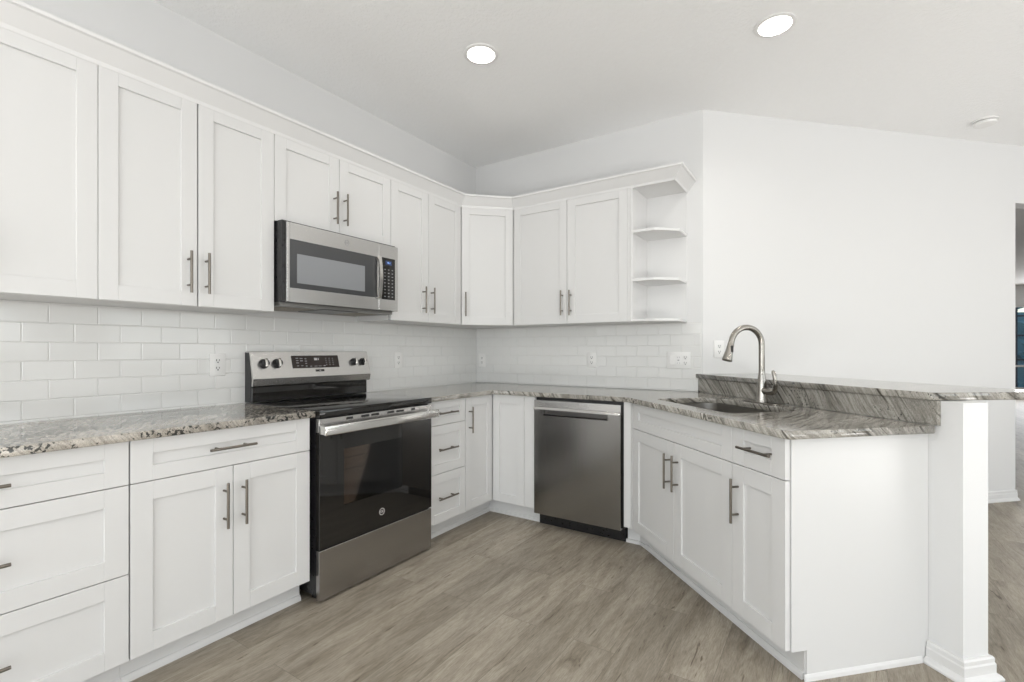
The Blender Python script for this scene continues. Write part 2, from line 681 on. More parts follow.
def window(name, horiz, pos, a, b, z0, z1, cols, rail=None):
    def P(mb, u0, u1, v0, v1, w0, w1):
        if horiz:
            mb.box(u0, u1, min(pos + v0, pos + v1), max(pos + v0, pos + v1), w0, w1)
        else:
            mb.box(min(pos + v0, pos + v1), max(pos + v0, pos + v1), u0, u1, w0, w1)
    sg = 1 if pos > 0 else -1
    f = MB()
    t = .05
    P(f, a, b, sg * .02, sg * .09, z0, z0 + t)
    P(f, a, b, sg * .02, sg * .09, z1 - t, z1)
    for i in range(cols + 1):
        c = a + (b - a - t) * i / cols
        P(f, c, c + t, sg * .02, sg * .09, z0 + t, z1 - t)
    if rail:
        for i in range(cols):
            c = a + (b - a - t) * i / cols
            P(f, c + t, a + (b - a - t) * (i + 1) / cols, sg * .03, sg * .08, rail - .025, rail + .025)
    fr = struct(f.build(name, M_TRIM, smooth=False))
    g = MB()
    P(g, a + t, b - t, sg * .05, sg * .055, z0 + t, z1 - t)
    g.build('pane', M_WINDOW, fr, smooth=False)
    return fr


k = 2
for a, b in WIN_R:
    window('window_%d' % k, False, XR, a, b, .35, 2.4, 2, 1.3)
    k += 1
for i, (a, b) in enumerate(WIN_B):
    window('door_%d' % (i + 1), True, YR, a, b, .05, 2.35, 2)
window('window_1', True, YF, *FW, 2, .81)

# garden side of the far window: dark pool-cage bars and a hedge
tag(MB().box(3, 14, YF + .3, YF + 9, -.12, -.04).build('patio', M_OUT, smooth=False), kind='structure')
hb = MB()
for i in range(420):
    x, y, z = random.uniform(5, 12), random.uniform(YF + 5.2, YF + 6.2), random.uniform(0, 2.7)
    r = random.uniform(.12, .3)
    c = Vector((x, y, z))
    pts = [c + Vector((random.uniform(-r, r), random.uniform(-r, r), random.uniform(-r, r))) for _ in range(4)]
    vs = [hb.bm.verts.new(p) for p in pts]
    for f in ((0, 1, 2), (0, 1, 3), (1, 2, 3), (0, 2, 3)):
        hb.bm.faces.new([vs[i] for i in f])
hb.box(5, 12, YF + 6.0, YF + 6.3, -.04, 2.5)
tag(hb.build('garden_hedge', M_HEDGE, smooth=False), 'dark blue-green hedge seen outside the far window at right edge', 'hedge')
cg = MB()
for x in (5.2, 6.4, 6.85, 7.3, 8.6, 10):
    cg.box(x, x + .06, YF + 3.0, YF + 3.06, -.04, 2.9)
for z in (.9, 1.62, 2.2, 2.8):
    cg.box(5.2, 10.06, YF + 3.0, YF + 3.05, z, z + .05)
tag(cg.build('screen_enclosure', M_CAGE, smooth=False), 'dark metal screen enclosure frame outside the far window', 'screen frame')

# half wall of the peninsula
T0 = -.234
PW_END = 1.367
struct(MB().prism([D(-.2397, .637), D(PW_END, .637), D(PW_END, .754), D(T0, .754), D(T0, .645)], 0, 1.007).build('wall_peninsula', M_WALL, smooth=False))


def base_profile(mb, path, h=.081):
    """baseboard with shoe moulding along a path of (x, y), room side on the right hand"""
    prof = [(0, h), (.009, h), (.013, h - .006), (.013, h - .02), (.016, h - .026), (.016, .024), (.026, .017), (.032, .008), (.032, 0), (0, 0)]
    n = len(path)
    rings = []
    for i, p in enumerate(path):
        p = Vector((p[0], p[1]))
        d0 = (p - Vector(path[i - 1])).normalized() if i else None
        d1 = (Vector(path[i + 1]) - p).normalized() if i < n - 1 else None
        nr = []
        for d in (d0, d1):
            if d is not None:
                nr.append(Vector((d.y, -d.x)))
        m = nr[0] if len(nr) == 1 else (nr[0] + nr[1]).normalized()
        s = 1 if len(nr) == 1 else 1 / max(.3, m.dot(nr[0]))
        rings.append([mb.bm.verts.new((p.x + m.x * a * s, p.y + m.y * a * s, z)) for a, z in prof])
    for a, b in zip(rings, rings[1:]):
        for i in range(len(prof)):
            j = (i + 1) % len(prof)
            mb.bm.faces.new([a[i], a[j], b[j], b[i]])
    mb.bm.faces.new(rings[0])
    mb.bm.faces.new(rings[-1][::-1])
    return mb


# walking so that the room is on the right-hand side
struct(base_profile(MB(), [D(1.250, .637), D(PW_END, .637), D(PW_END, .754), D(T0 + .03, .754)]).build('baseboard_peninsula', M_TRIM, angle=20))
struct(base_profile(MB(), [A(.17), A(U_END - .0)]).build('baseboard_diagonal', M_TRIM, angle=20))
struct(base_profile(MB(), [(XR, YF), (XR, 7.2)]).build('baseboard_right', M_TRIM, angle=20))
struct(base_profile(MB(), [(2.75, YF), (XR - .04, YF)]).build('baseboard_far', M_TRIM, angle=20))

# ------------------------------------------------------------------ tiled backsplash
TW, TH, G = .1597, .0775, .0022


def tiles(name, mapf, a0, a1, z0, z1, phase, hood=None):
    mb = MB()
    gr = MB()
    k0 = -3
    k = 0
    zb = .922 - TH
    row = -1
    while zb < z1:
        zlo, zhi = max(zb, z0), min(zb + TH, z1)
        if zhi - zlo > .006:
            off = phase + (TW / 2 if row % 2 else 0)
            i0 = math.floor((a0 - off) / TW)
            a = off + i0 * TW
            while a < a1:
                lo, hi = max(a, a0), min(a + TW, a1)
                if hi - lo > .006:
                    tl = random.uniform(-.0004, .0004)
                    tv = random.uniform(-.0004, .0004)
                    x0, x1, y0, y1 = lo + G / 2, hi - G / 2, zlo + G / 2, zhi - G / 2
                    b = .0022
                    t = .0072
                    outer = [(x0, y0), (x1, y0), (x1, y1), (x0, y1)]
                    inner = [(x0 + b, y0 + b), (x1 - b, y0 + b), (x1 - b, y1 - b), (x0 + b, y1 - b)]
                    ov = [mb.bm.verts.new(mapf(p[0], p[1], .0025)) for p in outer]
                    mv = [mb.bm.verts.new(mapf(p[0], p[1], t - .0016)) for p in outer]
                    dd = [t - tl - tv, t + tl - tv, t + tl + tv, t - tl + tv]
                    iv = [mb.bm.verts.new(mapf(p[0], p[1], q)) for p, q in zip(inner, dd)]
                    for c in range(4):
                        e = (c + 1) % 4
                        mb.bm.faces.new([ov[c], ov[e], mv[e], mv[c]])
                        mb.bm.faces.new([mv[c], mv[e], iv[e], iv[c]])
                    mb.bm.faces.new(iv)
                a += TW
        zb += TH
        row += 1
    root = mb.build(name, M_TILE, smooth=False)
    g = MB()
    c = [mapf(a0, z0, 0.0005), mapf(a1, z0, 0.0005), mapf(a1, z1, 0.0005), mapf(a0, z1, 0.0005)]
    c2 = [mapf(a0, z0, .0048), mapf(a1, z0, .0048), mapf(a1, z1, .0048), mapf(a0, z1, .0048)]
    va = [g.bm.verts.new(p) for p in c]
    vb = [g.bm.verts.new(p) for p in c2]
    g.bm.faces.new(vb)
    g.bm.faces.new(va[::-1])
    for i in range(4):
        j = (i + 1) % 4
        g.bm.faces.new([va[i], va[j], vb[j], vb[i]])
    g.build('grout', M_GROUT, root, smooth=False)
    return root


tl = tiles('tile_backsplash', lambda a, z, d: (d, a, z), -3.76, 0, .86, 1.3925, -2.951)
tag(tl, 'white glazed subway tiles covering the long wall behind the range', 'backsplash')
tb = tiles('tile_backsplash', lambda a, z, d: (a, -d, z), .0075, 1.938, .9145, 1.3925, 1.567)
tag(tb, 'white glazed subway tiles on the short wall above the dishwasher counter', 'backsplash')


# ------------------------------------------------------------------ cabinets
def shaker(name, parent, x0, x1, z0, z1, st=.068, rt=.068, rb=.068, mat=None, y=0.0, pd=.009):
    mb = MB()
    b = .0011
    mb.box(x0, x0 + st, y, y + .02, z0, z1, b)
    mb.box(x1 - st, x1, y, y + .02, z0, z1, b)
    mb.box(x0 + st, x1 - st, y, y + .02, z1 - rt, z1, b)
    mb.box(x0 + st, x1 - st, y, y + .02, z0, z0 + rb, b)
    mb.box(x0 + st - .004, x1 - st + .004, y + pd, y + .018, z0 + rb - .004, z1 - rt + .004)
    return mb.build(name, mat or M_CAB, parent, smooth=False)


def pull(parent, x, z, vert=True, L=.182, y=0.0, so=.035):
    mb = MB()
    h = L / 2
    r = .0055
    yy = y - so
    if vert:
        mb.tube([(x, yy, z - h), (x, yy, z + h)], r, 12)
        for s in (-1, 1):
            mb.tube([(x, y, z + s * h * .62), (x, yy, z + s * h * .62)], .0045, 10)
    else:
        mb.tube([(x - h, yy, z), (x + h, yy, z)], r, 12)
        for s in (-1, 1):
            mb.tube([(x + s * h * .62, y, z), (x + s * h * .62, yy, z)], .0045, 10)
    o = mb.build('handle', M_PULL, parent)
    o['label'] = 'satin nickel bar pull'
    return o


def base_body(parent, x0, x1, depth=.615, top=.883, toe=.075, ztoe=.112, y0=.029):
    prof = [(y0, ztoe), (y0, top), (depth, top), (depth, .0), (y0 + toe, .0), (y0 + toe, ztoe)]
    return MB().prism(prof, x0, x1, map=lambda a, b, c: (c, a, b)).build('body', M_CAB, parent, smooth=False)


def toe_board(parent, x0, x1, y=.085, h=.108):
    # flat kick board with a shoe moulding at its foot
    prof = [(y + .011, 0), (y + .011, h), (y, h), (y, .026), (y - .006, .024), (y - .013, .012), (y - .014, 0)]
    return MB().prism(prof, x0, x1, map=lambda a, b, c: (c, a, b)).build('toe_kick', M_CAB, parent, smooth=False)


GB = 'white base cabinets under the granite'
GU = 'white wall cabinets under the crown moulding'
# left run: local x -> +y, depth -> -x ; face plane x = .62
LF = .62


def left_base(name, label, y0, y1):
    return thing(name, label, 'cabinet', (LF, y0, 0), 90, GB), y1 - y0


# A: three-drawer cabinet at the left edge
t, W = left_base('drawer_cabinet', 'wide white base cabinet with three drawers, at the left edge of the photo', -3.590, -2.8065)
base_body(t, 0, W, .612)
toe_board(t, 0, W)
for z0, z1, hz, rt in ((.7295, .882, .802, .055), (.4185, .7265, .570, .064), (.1135, .4155, .268, .064)):
    d = shaker('drawer', t, .002, W - .002, z0, z1, .068, rt, rt)
    pull(d, W / 2, hz, False)
# B: drawer over two doors
t, W = left_base('base_cabinet', 'white base cabinet, one drawer over two doors, left of the range', -2.8055, -2.1005)
base_body(t, 0, W, .612)
toe_board(t, 0, W)
d = shaker('drawer', t, .002, W - .002, .7295, .882, .068, .055, .055)
pull(d, W / 2 - .012, .808, False)
d = shaker('door', t, .002, W / 2 - .0015, .1135, .7265)
pull(d, W / 2 - .0375, .576)
d = shaker('door', t, W / 2 + .0015, W - .002, .1135, .7265)
pull(d, W / 2 + .0365, .574)
# C: narrow drawers right of the range
t, W = left_base('drawer_cabinet', 'narrow white base cabinet with three drawers, right of the range', -1.2960, -.9300)
base_body(t, 0, W, .612)
toe_board(t, 0, W)
for z0, z1, hz, rt in ((.7295, .882, .805, .050), (.4245, .7265, .577, .058), (.1135, .4215, .271, .058)):
    d = shaker('drawer', t, .002, W - .002, z0, z1, .056, rt, rt)
    pull(d, .5 * W - .004 - .0 + .0 + (-1.132 + 1.113), hz, False)
# D: corner cabinet, two doors meeting in the inner corner, plus filler by the dishwasher
t = thing('corner_base_cabinet', 'white corner base cabinet whose two tall doors meet in the inner corner', 'cabinet', (0, 0, 0), 0, GB)
MB().prism([(.008, -.008), (.008, -.929), (.591, -.929), (.591, -.591), (.979, -.591), (.979, -.008)], .112, .883).build('body', M_CAB, t, smooth=False)
MB().prism([(.52, -.929), (.535, -.929), (.535, -.535), (.979, -.535), (.979, -.52), (.52, -.52)], 0, .110).build('toe_kick', M_CAB, t, smooth=False)
sh = MB()
sh.prism([(.535, -.929), (.549, -.929), (.549, -.549), (.981, -.549), (.981, -.535), (.535, -.535)], 0, .014)
sh.prism([(.535, -.929), (.543, -.929), (.543, -.543), (.981, -.543), (.981, -.535), (.535, -.535)], .014, .026)
sh.build('shoe_moulding', M_CAB, t, smooth=False)


def local_child(o, loc, rz):
    o.location = loc
    o.rotation_euler = (0, 0, math.radians(rz))
    return o


d = shaker('door', t, 0.002, .306, .1135, .882, .058, .062, .062)
local_child(d, (LF, -.928, 0), 90)
pull(d, .036, .729, L=.178)
d = shaker('door', t, .0035, .270, .1135, .882, .058, .062, .062)
local_child(d, (.62, -.62, 0), 0)
f = MB().box(.8925, .979, -.62, -.599, .1135, .882, .001).build('filler_strip', M_CAB, t, smooth=False)

# dishwasher side filler + sink cabinet on the diagonal (local x = t, local y = q)
t = thing('sink_base_cabinet', 'white sink cabinet on the diagonal, two doors below a false drawer front', 'cabinet', (O45[0], O45[1], 0), -45, GB)


def body45(t0, t1, q0=.0215, qd=.630):
    return [(t0, q0), (t1, q0), (t1, qd), (t0, qd)]


# carcass as a tray-less box so that the bowl hangs free inside it
bb = MB()
bb.box(0.0, .018, .029, .63, .112, .883)
bb.box(.929, .947, .029, .63, .112, .883)
bb.box(.018, .929, .029, .040, .70, .883)
bb.box(.018, .929, .029, .040, .112, .14)
bb.box(.470, .506, .029, .040, .14, .70)
bb.box(.018, .05, .029, .040, .14, .70)
bb.box(.897, .929, .029, .040, .14, .70)
bb.box(.018, .929, .040, .63, .112, .13)
bb.box(.018, .929, .615, .63, .13, .883)
bb.build('body', M_CAB, t, smooth=False)
toe_board(t, .040, .947)
shaker('false_drawer_front', t, .028, .9455, .7295, .882, .068, .052, .055)
d = shaker('door', t, .028, .4855, .1135, .7265)
pull(d, .4515, .575)
d = shaker('door', t, .4885, .9455, .1135, .7265)
pull(d, .5285, .578)
# pilaster between dishwasher and diagonal
f = MB()
f.prism([(1.612, -.620), (1.654, -.620), (1.672, -.6365), (1.688, -.622), (1.655, -.589), (1.612, -.589)], .1135, .882)
fo = f.build('filler_strip', M_CAB, None, smooth=False)
fo.parent = t
fo.matrix_parent_inverse = (Matrix.Translation((O45[0], O45[1], 0)) @ Matrix.Rotation(math.radians(-45), 4, 'Z')).inverted()
kx = MB()
kp = D(.042, .085)
kx.prism([(1.612, -.535), (1.612, -.549), (1.612, -.549), (1.689, -.549), (1.712, -.569), kp, (1.70, -.535)][0:2] + [(1.689, -.549), D(.042, .085), D(.042, .097), (1.694, -.535)], 0, .110)
kx.prism([(1.606, -.549), (1.606, -.563), (1.695, -.563), D(.042, .071), D(.042, .085), (1.689, -.549)], 0, .020)
ko = kx.build('toe_kick', M_CAB, None, smooth=False)
ko.parent = t
ko.matrix_parent_inverse = fo.matrix_parent_inverse.copy()

# end cabinet on the diagonal
t = thing('end_base_cabinet', 'narrow white base cabinet at the open end of the peninsula, drawer over one door', 'cabinet', (O45[0], O45[1], 0), -45, GB)
base_body(t, .948, 1.228, .634)
toe_board(t, .948, 1.238)
d = shaker('drawer', t, .9485, 1.2425, .7295, .882, .070, .050, .058)
pull(d, 1.1165, .810, False, so=.038)
d = shaker('door', t, .9485, 1.2425, .1135, .7265, .068)
pull(d, .987, .581)
e = MB().prism([(.0225, .110), (.0225, .8835), (.636, .8835), (.636, 0), (.0875, 0), (.0875, .110)], 1.229, 1.247, map=lambda a, b, c: (c, a, b)).build('end_panel', M_CAB, t, smooth=False)
e = MB().prism([(1.247, 0), (1.254, 0), (1.253, .014), (1.250, .022), (1.247, .024)], .075, .602, map=lambda a, b, c: (a, c, b)).build('shoe_moulding', M_TRIM, t, smooth=False)

# ---- wall cabinets
UZ0, UZ1 = 1.393, 2.2987
UF = .324


def upper(label, y0, y1, z0, doors, handles, name='wall_cabinet'):
    t = thing(name, label, 'cabinet', (UF, y0, z0), 90, GU)
    W = y1 - y0
    MB().box(0, W, .029, UF - .001, .0, UZ1 - z0 + .02).build('body', M_CAB, t, smooth=False)
    for (a, b), (hx, hz) in zip(doors, handles):
        d = shaker('door', t, a - y0, b - y0, .001, UZ1 - z0, .063, .060, .062)
        if hx is not None:
            pull(d, hx - y0, hz - z0, L=.182)
    return t


g = .0015
upper('white wall cabinet with two tall doors, running out of the left edge of the photo', -3.508, -2.8060, UZ0,
      [(-3.508, -3.155 - g), (-3.155 + g, -2.8065)], [(-3.195, 1.539), (-3.119, 1.539)])
upper('white wall cabinet with two tall doors, directly left of the microwave', -2.8050, -2.1010, UZ0,
      [(-2.8045, -2.4575), (-2.4515, -2.1015)], [(-2.4945, 1.539), (-2.4225, 1.540)])
upper('short white wall cabinet with two small doors above the microwave', -2.1000, -1.3210, 1.855,
      [(-2.0985, -1.7105 - g), (-1.7105 + g, -1.3225)], [(-1.7480, 1.999), (-1.6795, 2.002)], 'bridge_cabinet')
upper('white wall cabinet with two narrow doors, directly right of the microwave', -1.3200, -.6140, UZ0,
      [(-1.3190, -.9725), (-.9695, -.6180)], [(-1.0305, 1.545), (-.9460, 1.546)])
# corner diagonal cabinet
t = thing('corner_wall_cabinet', 'white diagonal wall cabinet with a single door in the corner', 'cabinet', (.324, -.610, UZ0), 45, GU)
Lg = (.61 - .324) * 2 ** .5
# local frame: x along the face, y into the corner
cc = [(.0, .0205), (Lg, .0205), (Lg + .2153, .2360), (Lg / 2, .6340), (-.2153, .2360)]
cc = []
Mi = (Matrix.Translation((.324, -.610, UZ0)) @ Matrix.Rotation(math.radians(45), 4, 'Z')).inverted()
for p in [(.002, -.002), (.002, -.6125), (.3035, -.6125), (.324 - .0145 + .003, -.610 + .0145 - .003 + .003), (.5925, -.3125), (.6085, -.3035), (.6085, -.002)]:
    v = Mi @ Vector((p[0], p[1], UZ0))
    cc.append((v.x, v.y))
MB().prism(cc, 0, UZ1 - UZ0 + .02).build('body', M_CAB, t, smooth=False)
d = shaker('door', t, .004, Lg - .004, .001, UZ1 - UZ0, .060, .060, .062, y=.0)
pull(d, .031, 1.549 - UZ0, L=.182)
# back wall, two doors
t = thing('wall_cabinet', 'white wall cabinet with two doors on the short wall, between corner cabinet and open shelves', 'cabinet', (0, -UF, UZ0), 0, GU)
MB().box(.6095, 1.5480, .029, UF - .001, 0, UZ1 - UZ0 + .02).build('body', M_CAB, t, smooth=False)
d = shaker('door', t, .617, 1.0725, .001, UZ1 - UZ0, .060, .060, .062)
pull(d, 1.040, 1.5435 - UZ0)
d = shaker('door', t, 1.0755, 1.5300, .001, UZ1 - UZ0, .063, .060, .062)
pull(d, 1.108, 1.5415 - UZ0)
MB().box(1.5315, 1.5480, .0, .0205, .001, UZ1 - UZ0).build('side_stile', M_CAB, t, smooth=False)
# open shelf unit
t = thing('open_shelf_unit', 'white open end shelf unit with angled shelves beside the wall edge', 'shelf', (0, 0, UZ0), 0)
SX0, SX1 = 1.5495, 1.842


def shelf_pts(front=.323):
    return [(SX0 + .0005, -.0125), (SX0 + .0005, -front), (1.706, -front), (1.716, -front + .006), (1.826, -.219), (1.836, -.209), (SX1, -.190), (SX1, -.0125)]


MB().box(SX0, SX0 + .014, -.323, -.013, .018, UZ1 - UZ0).build('side_panel', M_CABIN, t, smooth=False)
MB().box(SX0, SX1, -.0122, -.0006, .0, UZ1 - UZ0).build('back_panel', M_CABIN, t, smooth=False)
for z in (0, 1.672 - UZ0 - .009, 1.998 - UZ0 - .009):
    MB().prism([(a + (.0142 if a < SX0 + .01 and z > 0 else 0), b) for a, b in shelf_pts()], z, z + .0175, .0012).build('shelf', M_CABIN, t, smooth=False)
MB().box(SX0, SX1, -.323, -.0006, UZ1 - UZ0 + .0005, UZ1 - UZ0 + .018).build('top_board', M_CABIN, t, smooth=False)

# crown moulding, one run
cr = MB()
zc0, zc1, pj = 2.299, 2.374, .062
path = [(.3246, -3.76), (.3246, -.6103), (.6103, -.3246), (1.8432, -.3246), (1.8432, -.0006)]
prof = [(-.018, zc0 + .0003), (.0, zc0 + .0003), (.0, zc0 - .009), (.001, zc0 - .009), (.006, zc0 + .006), (pj - .012, zc1 - .016), (pj - .002, zc1 - .012), (pj, zc1), (-.018, zc1)]
rings = []
for i, p in enumerate(path):
    p = Vector(p)
    nr = []
    if i:
        d_ = (p - Vector(path[i - 1])).normalized()
        nr.append(Vector((d_.y, -d_.x)))
    if i < len(path) - 1:
        d_ = (Vector(path[i + 1]) - p).normalized()
        nr.append(Vector((d_.y, -d_.x)))
    m_ = nr[0] if len(nr) == 1 else (nr[0] + nr[1]).normalized()
    s_ = 1 if len(nr) == 1 else 1 / m_.dot(nr[0])
    rings.append([cr.bm.verts.new((p.x + m_.x * a * s_, p.y + m_.y * a * s_, z)) for a, z in prof])
for a, b in zip(rings, rings[1:]):
    for i in range(len(prof)):
        j = (i + 1) % len(prof)
        cr.bm.faces.new([a[i], a[j], b[j], b[i]])
cr.bm.faces.new(rings[0])
cr.bm.faces.new(rings[-1][::-1])
struct(cr.build('trim_1', M_TRIM, smooth=False))

# ------------------------------------------------------------------ counters
CT, CB = .914, .884


def dense(pts, closed=True):
    return pts


ctl = flat_curve('granite_countertop', [[(.0085, -3.72), (.65, -3.72), (.65, -2.094), (.0085, -2.094)]], CB, CT, .004, M_GRANL)
tag(ctl, 'cream grey granite worktop with black clusters, left of the range', 'countertop')


def rounded(pts, r, n=5):
    out = []
    m = len(pts)
    for i in range(m):
        p, a, b = Vector(pts[i]), Vector(pts[i - 1]), Vector(pts[(i + 1) % m])
        u, v = (a - p).normalized(), (b - p).normalized()
        for k in range(n + 1):
            s = k / n
            q = (p + u * r) * (1 - s) ** 2 + p * 2 * s * (1 - s) + (p + v * r) * s ** 2
            out.append((q.x, q.y))
    return out


def sinkpts(grow=0, r=.06):
    loc = [(.125 - grow, .09 - grow), (.805 + grow, .09 - grow), (.805 + grow, .455 + grow), (.70, .487 + grow), (.22, .487 + grow), (.125 - grow, .44 + grow)]
    return [D(*p) for p in rounded(loc, r)]


E_ = D(1.286, -.03)
outer = [(.0085, -.0085), (.0085, -1.302), (.65, -1.302), (.65, -.652), (.652, -.65), (1.6446, -.65), D(1.268, -.03), D(1.286, -.012), D(1.286, .6165), D(-.2603, .6165), (1.915, -.0085)]
outer = [p for p in outer]
ctr = flat_curve('granite_countertop', [outer, sinkpts()[::-1]], CB, CT, .004, M_GRAN)
tag(ctr, 'grey streaked granite worktop turning the corner and holding the sink', 'countertop')

# sink bowl
t = thing('undermount_sink', 'brushed steel undermount sink bowl let into the peninsula granite', 'sink', (0, 0, 0))
sb = MB()
levels = [(.024, .8825), (.003, .8825), (.003, .872), (.0, .74), (-.004, .70), (-.02, .682), (-.05, .676)]
rings = []
for gr_, z in levels:
    rings.append([sb.bm.verts.new((x, y, z)) for x, y in sinkpts(gr_, .06 if gr_ > -.01 else .05)])
for a, b in zip(rings, rings[1:]):
    n = len(a)
    for i in range(n):
        sb.bm.faces.new([a[i], a[(i + 1) % n], b[(i + 1) % n], b[i]])
sb.bm.faces.new(rings[-1])
sb.build('bowl', M_SINK, t, angle=50)
dc = D(.46, .33)
MB().lathe([(0, .679), (.03, .679), (.032, .682), (.045, .682), (.047, .677)], (dc[0], dc[1], 0)).build('drain', M_NICKEL, t)

# faucet (local frame of the peninsula: x = t, y = q)
fx = thing('kitchen_faucet', 'brushed nickel pull-down gooseneck faucet standing behind the sink', 'faucet', (*D(.457, .542), CT), -45)
MB().prism(rounded([(-.125, -.028), (.125, -.028), (.125, .028), (-.125, .028)], .026, 6), .0, .006, .0015).build('base_plate', M_NICKEL, fx)
MB().lathe([(0, .006), (.031, .006), (.030, .012), (.0255, .05), (.024, .085), (.022, .12), (.0165, .155), (.0155, .17), (0, .17)], n=28).build('faucet_body', M_NICKEL, fx)
R = .093
path = [(0, 0, .155), (0, 0, .24), (0, 0, .315)]
for i in range(1, 15):
    a = math.radians(i * 12.2)
    path.append((0, -R + R * math.cos(a), .315 + R * math.sin(a)))
MB().tube(path, .0153, 18).build('spout', M_NICKEL, fx)
ex = Vector(path[-1])
dr = (Vector(path[-1]) - Vector(path[-2])).normalized()
hp = [ex - dr * .002, ex + dr * .012, ex + dr * .014, ex + dr * .05, ex + dr * .090, ex + dr * .101, ex + dr * .105]
sh_ = MB().tube(hp, [.0156, .0160, .0170, .0185, .0245, .0265, .0235], 22).build('spray_head', M_NICKEL, fx)
bt = MB()
c = ex + dr * .035
bt.box(c.x + .014, c.x + .0215, c.y - .007, c.y + .007, c.z - .022, c.z + .014, .003, 2)
bt.build('spray_button', M_DARK, fx)
lv = MB()
lv.tube([(.018, 0, .068), (.055, 0, .064), (.082, 0, .066), (.096, 0, .072)], [.018, .0175, .0185, .014], 18)
lv.build('valve_housing', M_NICKEL, fx)
lv = MB()
lv.tube([(.090, -.002, .068), (.103, -.004, .085), (.108, -.007, .115), (.107, -.010, .15), (.102, -.014, .172), (.100, -.016, .180)], [.011, .012, .0105, .0105, .0095, .005], 14)
lv.build('lever_handle', M_NICKEL, fx)

# granite upstand and raised bar
qs = .617
up = MB().prism([D(qs - .8768, qs), D(1.293, qs), D(1.293, .6365), D(.6365 - .8768, .6365)], .9145, 1.0075, .001)
tag(up.build('granite_upstand', M_GRAN, smooth=False), 'vertical streaked granite panel behind the sink, under the raised bar', 'backsplash')
bp_ = [D(.605 - .8768 + .013, .605), D(1.272, .605), D(1.286, .612), D(1.292, .630), D(1.350, 1.12), D(T0 + .002, 1.12), D(T0 + .002, .6425)]
bar = flat_curve('granite_bar_top', [bp_], 1.0085, 1.0385, .004, M_GRAN)
tag(bar, 'raised grey granite bar top on the half wall behind the faucet', 'bar counter')

# ------------------------------------------------------------------ range
RX0, RX1 = -2.0800, -1.3080
RW = RX1 - RX0
rg = thing('electric_range', 'freestanding stainless steel and black glass electric range between the counters', 'range', (.66, RX0, 0), 90)
b_ = MB()
b_.box(.002, RW - .002, .030, .640, .035, .879)
for x in (.03, RW - .07):
    for y in (.06, .56):
        b_.box(x, x + .04, y, y + .04, 0, .035)
b_.build('body', M_BLACK, rg, smooth=False)
MB().box(0, RW, -.002, .590, .880, .916, .004, 2).build('cooktop', M_BGLASS, rg)
MB().box(.002, RW - .002, .0, .028, .012, .249, .002).build('storage_drawer', M_STEELD, rg)
# oven door: black glass frame around a window
dz0, dz1 = .256, .806
wx0, wx1, wz0, wz1 = .139, .529, .434, .712
od = MB()
od.box(.002, wx0, .0, .028, dz0, dz1)
od.box(wx1, RW - .002, .0, .028, dz0, dz1)
od.box(wx0, wx1, .0, .028, dz0, wz0)
od.box(wx0, wx1, .0, .028, wz1, dz1)
od = od.build('oven_door', M_BGLASS, rg, smooth=False)
wn = MB().box(wx0, wx1, .001, .004, wz0, wz1).build('oven_window', M_OVENGLASS, od, smooth=False)
M_OVEN = simple('brown_oven_lining', (.27, .215, .18), .6, bump=.4, bscale=90)
ml = MB()
ml.box(wx0, wx1, .012, .0279, wz0, wz1)
ml.build('oven_lining', M_OVEN, od, smooth=False)
rk = MB()
for z in (.606, .664):
    rk.tube([(wx0, .0085, z), (wx1, .0085, z)], .0018, 8)
    for i in range(1, 30):
        x = wx0 + (wx1 - wx0) * i / 30
        rk.tube([(x, .0085, z), (x, .0125, z + .002)], .0008, 6)
rk.build('oven_rack', M_KNOBFACE, od)
# steel vent strip at the top of the door and the flat bar handle
vs_ = MB().box(.0, RW, -.002, .028, .808, .873, .002).build('vent_trim', M_STEEL, rg, smooth=False)
VENTS = [(.151, .192), (.243, .296), (.308, .362), (.418, .469), (.484, .543), (.599, .631)]
for i, (a, b) in enumerate(VENTS):
    MB().box(a, b, -.0030, .004, .8555, .8675, .001).build('vent_slot', M_DARK, vs_, smooth=False)
hb_ = MB()
hb_.box(-.006, RW + .006, -.058, -.040, .800, .846, .005, 3)
hb_.box(-.002, .026, -.045, .0, .803, .843, .003, 2)
hb_.box(RW - .026, RW + .002, -.045, .0, .803, .843, .003, 2)
hb_.build('oven_handle', steel_mat('handle_steel', (.74, .73, .71), .2, vary=.01), rg)
# round logo on the door glass
lg = MB()
lg.lathe([(.0155, 0), (.0155, .0012), (.0185, .0012), (.0185, 0)], (.383, .0, .335), 'y', 32)
lo = lg.build('logo_ring', M_LIGHTP, rg)
text_mesh('logo_letters', 'GE', .019, M_LIGHTP, rg, Matrix.Translation((.383, -.0004, .335)) @ FACE)
# backguard
bgp = [(.640, .916), (.640, 1.190), (.612, 1.192), (.580, 1.060), (.582, 1.036), (.600, 1.030), (.600, .916)]
bk = MB().prism([(.652, .917), (.652, 1.188), (.606, 1.188), (.596, 1.03), (.596, .917)], .002, RW + .012, map=lambda a, b, c: (c, a, b)).build('backguard', M_CHAR, rg, smooth=False)
MB().box(.004, RW + .004, .586, .5965, .918, 1.000, .002).build('lower_panel', M_BGLASS, bk, smooth=False)
cpn = MB().prism([(.6055, 1.191), (.634, 1.193), (.634, 1.186), (.6065, 1.1865), (.580, 1.040), (.584, 1.008), (.580, 1.002), (.572, 1.006), (.564, 1.044)], .000, RW + .020, map=lambda a, b, c: (c, a, b))
ctrl = cpn.build('control_panel', M_STEEL, rg, smooth=False)
# slanted plane of the control panel: from (y=.573,z=1.060) to (y=.6055,z=1.191)
sl_a = math.atan2(.6055 - .564, 1.191 - 1.044)


def on_panel(x, z, off=0.0):
    y = .564 + (z - 1.044) * math.tan(sl_a)
    return Matrix.Translation((x, y - off * math.cos(sl_a), z + off * math.sin(sl_a))) @ Matrix.Rotation(-sl_a, 4, 'X')


